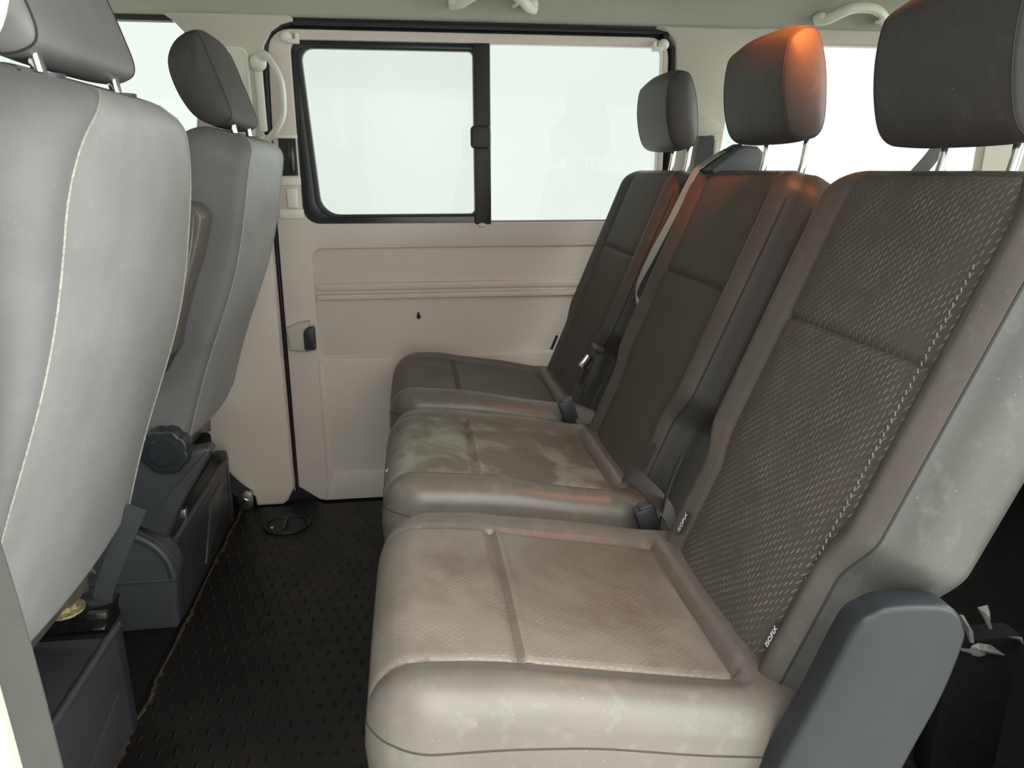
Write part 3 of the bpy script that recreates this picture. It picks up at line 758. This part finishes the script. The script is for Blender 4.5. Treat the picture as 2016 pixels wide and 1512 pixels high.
# light stitching down the near seat's patterned panel
bb = BM()
for i in range(46):
    h = .17+.38*i/46
    bb.tube([p1(-.1485+random.uniform(-.001,.001), .0055, h), p1(-.1465, .0065, h+.0045)], .0007, 5)
tag(bb.done('stitching', 'seamlight', s1), 'pale loose stitching')
# anchor slots on the other seats
for sref, pp in ((s3, p3), (s2, p2)):
    for y in (-.18, .19):
        bb = BM(); c = pp(y, .012, .125); u = Vector((sin(LEAN),0,cos(LEAN)))
        bb.tube([c-u*.022, c+u*.022], .004, 8); bb.done('anchor_slot', 'cloth_tag', sref)
# belt housing on the shoulder of the middle seat
poly = [(.60,1.000),(.612,1.012),(.650,1.042),(.668,1.048),(.695,1.046),(.708,1.035),(.714,1.015),(.712,.985),(.62,.98)]
bb = BM(); bb.prism([(x, z) for x, z in poly], 'Y', 1.475, 1.545, .006, 3); gd = bb.done('belt_outlet', 'plastic', s2)
bb = BM(); bb.box(.640,.672,1.488,1.530,1.030,1.046,.004, rot=Matrix.Rotation(-.5,3,'Y')); bb.done('outlet_slot', 'rubber', gd)
bb = BM(); bb.sphere((.640,1.515,1.034), .007, (1.4,1,.6)); bb.done('outlet_button', 'cush1', gd)
# middle seat belt: out of the housing, over the shoulder and down between the two backrests
t = thing('middle_seat_belt', 'grey seat belt lying down the gap between the middle and farthest backrests', 'seat belt', (.5, 1.58, .8))
strap('webbing', [(.668,1.512,1.046),(.640,1.520,1.036),(.608,1.535,1.012),(.590,1.545,.990),(.549,1.549,.900),(.516,1.558,.827),(.488,1.574,.750),(.500,1.590,.705),(.520,1.598,.66),(.535,1.60,.60)], .034,
      [(0,1,0)]*4+[(0,1,0),(-.05,1,0),(.2,1,0),(.5,.8,0),(.8,.5,0),(.9,.3,0)], 'weblight', t)
bb = BM(); bb.box(.398,.428,1.597,1.615,.603,.616,.004, rot=Matrix.Rotation(.5,3,'Y')); bb.done('belt_stop', 'plastic', t)
bb = BM(); bb.box(.368,.400,1.594,1.606,.572,.588,.002, rot=Matrix.Rotation(-.9,3,'Y')); bb.done('latch_tongue', 'chrome', t)
bb = BM(); bb.box(.392,.414,1.594,1.612,.50,.600,.004, rot=Matrix.Rotation(.3,3,'Y')); bb.done('belt_end', 'webdark', t)
# buckles standing in the gaps
def buckle(x, y, z, label, rz=0, big=1.0):
    t = thing('belt_buckle', label, 'belt buckle', (x, y, z-.05), 'bench belt buckles')
    bb = BM(); bb.box(x-.018,x+.018,y-.014,y+.014,z-.03,z+.022,.005, rot=Matrix.Rotation(-.35,3,'Y')); k = bb.done('buckle_body', 'dplastic', t)
    bb = BM(); bb.box(x-.016,x+.010,y-.011,y+.011,z+.016,z+.026,.003, rot=Matrix.Rotation(-.35,3,'Y')); bb.done('release_button', 'plastic', k)
    strap('buckle_stalk', [(x,y,z-.02),(x+.015,y,z-.07),(x+.03,y,z-.16),(x+.05,y,.12),(x+.05,y,.006)], .03, (1,0,.3), 'webdark', t, .003)
buckle(.350, 1.622, .462, 'black belt buckle in the gap between the two farthest cushions')
buckle(.375, 1.092, .440, 'black belt buckle in the gap between the two nearest cushions')
t = thing('lap_belt', 'dark lap belt crossing the gap above the buckle by the nearest seat', 'seat belt', (.37, 1.09, .47))
strap('webbing', [(.343,1.135,.492),(.356,1.128,.502),(.375,1.108,.489),(.400,1.085,.462),(.412,1.075,.435),(.42,1.07,.38)], .038, [(.6,.8,.3)]*3+[(.5,.8,.4)]*3, 'webdark', t)
strap('strap_end', [(.430,1.098,.545),(.412,1.090,.505),(.398,1.082,.455),(.392,1.078,.41)], .022, (.3,1,.2), 'plastic', t)

# ------------------------------------------------------------------ front seats, seen from behind
HRF = [(-.398,1.252),(-.430,1.236),(-.450,1.205),(-.453,1.170),(-.440,1.125),(-.415,1.085),(-.380,1.066),(-.350,1.072),(-.341,1.088),(-.350,1.125),(-.366,1.175),(-.384,1.232)]
LF = math.atan2(.299, 1)
def front_seat(yc, label, armrest, kind):
    t = thing('cab_seat', label, 'seat', (-.7, yc, 0), 'front seats')
    th = .115
    zb = .440
    xb = -.484+.299*(zb-.458)          # back face at the foot
    org = (xb-cos(LF)*th+.0, zb+sin(LF)*th)
    L_ = .664 if kind == 'near' else .645
    def rbh(h): return .018+(.030*sstep(.25, .60, h) if kind == 'near' else 0)
    vs, fs, uvs, info, pos, hw = backrest(t, org, LF, L_, .252 if kind == 'near' else .220, th, yc, {'front': True, 'seam': .13, 'hsplit': .4, 'R': .13 if kind == 'near' else .06, 'rb': .036, 'rt': .03, 'bpuff': .014, 'bulge': .024, 'rows': 90, 'rbh': rbh})
    def pick(f):
        if len(f) > 4: return False
        y_ = abs(sum(info[k][0] for k in f)/4); h_ = sum(info[k][2] for k in f)/4
        return all(info[k][3] == 'k' or abs(abs(info[k][0])-(hw(min(info[k][2], L_-.002))-rbh(info[k][2]))) < 1e-5 for k in f)
    a, b_ = split_grid('backrest', 'fabf', 'back_panel', 'vinylf', t, vs, fs, uvs, pick)
    for s in (-1, 1):
        pts = []
        for i in range(70):
            h = .012+(L_-.014)*i/69; bl = .024*exp(-((h-.40)/.20)**2)
            q = max(0, h-(L_-.03))/.03; ins = .03*(1-sqrt(max(0, 1-q*q)))
            pts.append(pos(s*(hw(min(h, L_-.002))-rbh(h)), -th+ins-bl-.0006, h))
        bb = BM(); bb.tube(pts, .0016, 6); bb.done('piping', 'seamlight', a)
    headrest(t, HRF, yc+(-.022 if kind == 'far' else -.015), .135, (.036 if kind == 'near' else .016), mat='vinylh2' if kind == 'near' else 'vinylh')  # far front headrest takes the darker vinyl, its shadow put into the colour
    for dy in ((-.125, .075) if kind == 'near' else (-.10, .05)):
        bb = BM(); sz = .018 if kind == 'near' else 0; bb.tube([(-.356,yc+dy,1.0),(-.352,yc+dy,1.07),(-.360,yc+dy,1.12)], .0068, 12); bb.done('headrest_post', 'chrome', t)
        bb = BM(); bb.tube([(-.352,yc+dy,1.052+sz),(-.352,yc+dy,1.073+sz)], .019, 14); bb.done('post_sleeve', 'dplastic', t)
    cushion(t, -1.05, -.56, yc, .22, 'fabfar', {'z': .47, 'slope': .12, 'zb': .32})
    return t, pos, hw
f2, pf2, hwf2 = front_seat(1.765, 'grey far front seat seen from behind, with an armrest and recline knob on its side', True, 'far')
f1, pf1, hwf1 = front_seat(.962, 'pale grey front seat nearest the camera, back turned to us and filling the picture edge', False, 'near')
# recline knob on the far front seat
bb = BM()
kn = []
for i in range(64):
    a = 2*pi*i/64; r = .050*(1-.085*max(0, cos(8*a))**2); kn.append((-.522+r*cos(a), .440+r*sin(a)))
bb.prism(kn, 'Y', 1.508, 1.548, .007, 3); k_ = bb.done('recline_knob', 'knob', f2, 35)
bb = BM(); bb.cyl((-.522,1.5085,.440),(-.522,1.5045,.440), .032, 40, .029); bb.done('knob_cap', 'knob', k_)
bb = BM(); bb.cyl((-.522,1.548,.440),(-.522,1.556,.440), .040, 32); bb.done('knob_base', 'dplastic', k_)
# armrest folded up against the backrest
arm = [(-.425,.935),(-.400,.938),(-.386,.925),(-.384,.905),(-.402,.845),(-.430,.775),(-.458,.695),(-.470,.655),(-.500,.652),(-.525,.66),(-.50,.74),(-.46,.85)]
arm = [(p.x, p.z) for p in smooth_path([(x,0,z) for x, z in arm], 4, True)]
bb = BM(); bb.prism(arm, 'Y', 1.475, 1.548, .010, 4); ar = bb.done('armrest', 'vinyl', f2)
bb = BM(); bb.tube(smooth_path([(-.400,1.4762,.92),(-.412,1.4756,.86),(-.436,1.4755,.78),(-.478,1.4755,.66)],6), .0014, 6); bb.done('armrest_seam', 'seamlight', ar)
brk = [(-.478,.648),(-.500,.655),(-.53,.66),(-.545,.60),(-.525,.585),(-.500,.61)]
bb = BM(); bb.prism(brk, 'Y', 1.49, 1.548, .008, 3); bb.done('armrest_bracket', 'plastic', f2)
# side shield under the knob
sk = [(-.75,.44),(-.60,.432),(-.475,.434),(-.440,.440),(-.434,.430),(-.455,.395),(-.508,.312),(-.548,.232),(-.60,.262),(-.66,.275),(-.75,.278)]
bb = BM(); bb.prism(sk, 'Y', 1.530, 1.575, .010, 3); bb.done('side_shield', 'plastic', f2)
bb = BM(); bb.box(-1.0,-.545,1.62,1.94,.255,.335,.01); bb.done('seat_frame', 'dark', f2)
bb = BM(); bb.box(-1.0,-.72,.76,1.115,.262,.335,.01); bb.done('seat_frame', 'dark', f1)
# lower flap of the near front seat
strap('trim_flap', [(-.452,1.155,.480),(-.478,1.155,.43),(-.505,1.155,.375),(-.524,1.160,.335),(-.532,1.163,.314)], .030, (1,0,-.1), 'plastic', f1, .004)
# seat runner with a rusty bolt
t = thing('seat_runner', 'black metal runner with a rusty bolt under the nearest front seat', 'seat rail', (-.58, 1.15, .28))
bb = BM(); bb.box(-.80,-.518,1.135,1.19,.272,.306,.003); bb.box(-.80,-.516,1.130,1.195,.300,.307,.002); bb.box(-.80,-.522,1.13,1.20,.262,.27,.002); bb.done('rail', 'blackmetal', t)
bb = BM(); bb.box(-.545,-.514,1.128,1.14,.298,.310,.002); bb.box(-.54,-.52,1.128,1.137,.277,.283,.002); bb.done('rail_clip', 'steel', t)
bb = BM(); bb.cyl((-.585,1.15,.306),(-.585,1.15,.318), .017, 8); bb.cyl((-.585,1.15,.306),(-.585,1.15,.310), .030, 24); bb.done('bolt', 'rust', t)
bb = BM(); bb.tube(smooth_path([(-.60,1.185,.306),(-.575,1.19,.335),(-.552,1.195,.350)],5), .006, 8); bb.done('spring', 'steel', t)
# ---- plinths the front seats stand on
def plinth(y0, y1, ztop, label, arch, fx=0):
    t = thing('seat_plinth', label, 'seat base', (-.75, (y0+y1)/2, 0), 'front seat plinths')
    poly = [(-1.05,0.003),(-.556+fx,0.003),(-.554+fx,.10),(-.553+fx,ztop-.012),(-.557+fx,ztop),(-.585,ztop+.004),(-.70,ztop+.01),(-1.05,ztop+.01)]
    bb = BM(); bb.prism(poly, 'Y', y0, y1, .008, 3); bb.done('plinth_body', 'plastic' if not arch else 'dplastic', t)
    bb = BM(); bb.tube([(-.556+fx,y0+.01,ztop-.003),(-.556+fx,y1-.012,ztop-.003)], .008, 10); bb.done('edge_bead', 'plastic', t)
    bb = BM(); bb.prism(rrect(-.590+fx,-.552+fx,.003,ztop+.022,(.002,.002,.010,.010)), 'Y', y1-.035, y1, .006, 3); bb.done('corner_post', 'dplastic', t)
    if not arch:
        bb = BM(); bb.prism([(y0+.12,.018),(y1-.06,.018),(y1-.06,.115)], 'X', -.557+fx, -.552+fx, .001); bb.done('side_recess', 'plastic', t)
    if arch:
        ap = [(-.80,0.003),(-.558,0.003),(-.552,.02),(-.545,.128)]+[(-.66+.122*cos(a*pi/2/14), .136+.122*sin(a*pi/2/14)) for a in range(1,15)]+[(-.80,.258)]
        bb = BM(); bb.prism(ap, 'Y', y0-.045, y0+.012, .010, 3); e = bb.done('end_cover', 'plastic', t)
        bb = BM(); bb.box(-.80,-.545,y0-.049,y0-.04,.126,.133,.002); bb.done('cover_ridge', 'plastic', e)
        av = [(-.66+.112*cos(a*pi/2/14), y0-.047, .136+.112*sin(a*pi/2/14)) for a in range(0,15)]
        bb = BM(); bb.tube(av, .009, 10); bb.done('cover_rim', 'plastic', e)
        bb = BM(); bb.prism([(y0+.20,.03),(y1-.10,.10),(y1-.10,.165),(y0+.30,.16)], 'X', -.5565, -.551, .001); bb.done('side_recess', 'plastic', t)
        bb = BM(); bb.box(-.60,-.553,y0+.10,y0+.118,ztop+.0,ztop+.030,.004); bb.tube([(-.60,y0+.11,ztop+.03),(-.66,y0+.11,ztop+.032)], .004, 8); bb.done('hinge_lug', 'steel', t)
    return t
plinth(1.585, 2.10, .200, 'dark plastic plinth with an arched end cover under the far front seat', True)
plinth(.70, 1.240, .226, 'charcoal plastic plinth under the nearest front seat', False, .012)
# lower belt anchor on the far pillar
t = thing('belt_anchor', 'black seat belt end with a steel anchor low on the far pillar', 'seat belt', (-.53, YF-.03, .04))
strap('webbing', [(-.60,YF-.07,.155),(-.575,YF-.062,.115),(-.548,YF-.052,.075),(-.528,YF-.044,.052)], .042, (.6,0,.8), 'webdark', t, .003)
bb = BM(); bb.prism([(-.552,.05),(-.525,.07),(-.508,.06),(-.512,.005),(-.548,.005)], 'Y', YF-.055, YF-.026, .004); bb.done('anchor_plate', 'steel', t)
bb = BM(); bb.cyl((-.530,YF-.06,.032),(-.530,YF-.05,.032), .012, 6); bb.done('anchor_bolt', 'chrome', t)

# ------------------------------------------------------------------ near pillar: belt and handle
t = thing('near_seat_belt', 'grey belt webbing hanging at the open door edge beside the nearest front seat', 'seat belt', (-.33, .55, .5))
strap('webbing', [(-.420,.552,1.25),(-.362,.550,.95),(-.332,.550,.74),(-.320,.550,.52),(-.315,.55,.25),(-.322,.55,.06)], .036, (1,-.25,0), 'web', t)
bb = BM(); bb.box(-.35,-.30,.53,.56,.03,.075,.005); bb.done('anchor_cover', 'dplastic', t)
t = thing('door_handle', 'pale grab handle on the near door pillar, cut by the picture corner', 'handle', (-.34, .52, 1.1))
bb = BM(); bb.tube(smooth_path([(-.342,.525,1.055),(-.305,.54,1.065),(-.272,.55,1.085),(-.258,.552,1.12),(-.262,.552,1.17),(-.30,.54,1.24),(-.342,.525,1.27)],6), .017, 14, rz=.014); bb.done('grip', 'cream', t)
bb = BM(); bb.sphere((-.345,.52,1.055), .022, (.7,1,1)); bb.done('mount', 'cream', t); bb = BM(); bb.sphere((-.345,.52,1.27), .022, (.7,1,1)); bb.done('mount', 'cream', t)

# ------------------------------------------------------------------ small marks
def blob(name, pts, r, mat, label, cat):
    bb = BM()
    for p, q in zip(pts, r): bb.sphere(p, q, (1,.4,1.2), 8, 6)
    return tag(bb.done(name, mat), label, cat)
blob('scuff_mark', [(.012,YF+.003,.588),(.013,YF+.003,.578)], [.0035,.006], 'speck', 'small black scuff on the middle of the door panel', 'mark')
blob('pillar_plug', [(-.427,YF-.0225,.722)], [.006], 'speck', 'tiny black hole in the lower pillar trim beside the far front seat', 'mark')
bb = BM(); bb.tube(smooth_path([(-.062,1.285,.466),(-.050,1.29,.478),(-.040,1.30,.485),(-.036,1.305,.494),(-.030,1.31,.487)],5), .0016, 6)
bb.tube(smooth_path([(-.046,1.29,.481),(-.030,1.30,.4855),(-.012,1.30,.4875)],5), .0012, 6)
tag(bb.done('loose_thread', 'thread'), 'short white loose thread on the front edge of the middle cushion', 'thread')
# bare metal latch glinting in the dark behind the near seat
t = thing('floor_latch', 'crumpled shiny metal latch in the dark behind the nearest seat', 'latch', (.88, .92, .2))
def shard(name, pts, th=.004):
    vs = [Vector(p) for p in pts]; c = sum(vs, Vector())/len(vs)
    n_ = len(vs); V = vs+[v+Vector((th*.6,th,-th)) for v in vs]+[c+Vector((-.006,-.008,.008))]
    F = [(i, (i+1)%n_, 2*n_) for i in range(n_)]+[(i, n_+i, n_+(i+1)%n_, (i+1)%n_) for i in range(n_)]+[tuple(reversed(range(n_, 2*n_)))]
    return from_data(name, V, F, 'foil2', t, 20)
shard('latch_plate', [(.850,.92,.262),(.868,.93,.252),(.882,.92,.268),(.905,.92,.262),(.935,.92,.240),(.915,.93,.236),(.890,.92,.242),(.870,.93,.240)])
shard('latch_tab', [(.868,.92,.335),(.884,.92,.338),(.892,.92,.322),(.895,.92,.306),(.902,.92,.292),(.896,.92,.294),(.885,.92,.312)])
shard('latch_rod', [(.838,.92,.325),(.846,.92,.322),(.868,.92,.290),(.874,.92,.268),(.866,.92,.272),(.852,.92,.300)])
shard('latch_corner', [(.935,.92,.275),(.955,.92,.268),(.965,.92,.258),(.958,.92,.272)])
bb = BM(); bb.box(.84,.97,.925,.97,.0,.27,.01); bb.done('latch_mount', 'dark', t)

# dome lamp in the headliner above the bench
t = thing('dome_lamp', 'warm dome lamp in the headliner above the rear bench', 'lamp', (.66, .98, 1.46))
bb = BM(); bb.box(.58,.74,.92,1.04,1.474,1.495,.008); bb.done('lamp_housing', 'cream', t); bb = BM(); bb.box(.60,.72,.935,1.025,1.470,1.476,.002); bb.done('lamp_lens', 'lampglass', t)

# ------------------------------------------------------------------ light
def lamp(name, typ, loc, energy, col, **kw):
    l = bpy.data.lights.new(name, typ); l.energy = energy; l.color = col
    for k, v in kw.items(): setattr(l, k, v)
    o = bpy.data.objects.new(name, l); COL.objects.link(o); o.location = loc; return o
def aim(o, d): o.rotation_euler = Vector(d).to_track_quat('-Z', 'Y').to_euler()
o = lamp('dome_lamp_bulb', 'SPOT', (.70,.98,1.455), 7, (1,.27,.06), shadow_soft_size=.07, spot_size=radians(120), spot_blend=1.0); aim(o, (-.22,.30,-1))
o = lamp('headrest_glow_spot', 'SPOT', (.59,1.00,1.465), 46, (1,.22,.045), shadow_soft_size=.012, spot_size=radians(41), spot_blend=1.0); aim(o, (.065,.20,-.205))  # narrow spot without a fixture, added for the orange glow on the middle headrest
# hall lighting that comes in over the open door and through the tailgate glass
o = lamp('hall_light_door', 'SUN', (0,0,4), 1.7, (1,.985,.96), angle=radians(50)); aim(o, (-.04,.60,-.80))
o = lamp('hall_light_rear', 'SUN', (0,0,4), 3.6, (.97,1,.95), angle=radians(50)); aim(o, (-.93,.16,-.30))

w = bpy.data.worlds.new('bright_hall'); SC.world = w; w.use_nodes = True; nt = w.node_tree
bg = nt.nodes['Background']
tc = nt.nodes.new('ShaderNodeTexCoord')
vm = nt.nodes.new('ShaderNodeVectorMath'); vm.operation = 'DOT_PRODUCT'; L(nt, tc.outputs['Generated'], vm.inputs[0]); vm.inputs[1].default_value = Vector((.80,-.55,.25)).normalized()
k = math_n(nt, 'MAXIMUM', vm.outputs['Value'], 0); st = math_n(nt, 'MULTIPLY_ADD', k, 2.6, .74)
pat = noise(nt, 3.0, 3, .5, tc.outputs['Generated'])
sxw = nt.nodes.new('ShaderNodeSeparateXYZ'); L(nt, tc.outputs['Generated'], sxw.inputs[0])
st = math_n(nt, 'ADD', st, math_n(nt, 'MULTIPLY', math_n(nt, 'MAXIMUM', math_n(nt, 'SUBTRACT', sxw.outputs[0], .38), 0), 1.6))
L(nt, mixc(nt, ramp(nt, pat, .35, .65), (.88,.935,.885), (.96,1.01,.965)), bg.inputs['Color']); L(nt, st, bg.inputs['Strength'])

SC.view_settings.view_transform = 'Standard'; SC.view_settings.look = 'None'; SC.view_settings.gamma = 1; SC.view_settings.exposure = .38
SC.view_settings.use_curve_mapping = False
SC.cycles.max_bounces = 8; SC.cycles.diffuse_bounces = 5; SC.cycles.transparent_max_bounces = 12
SC.cycles.use_denoising = True
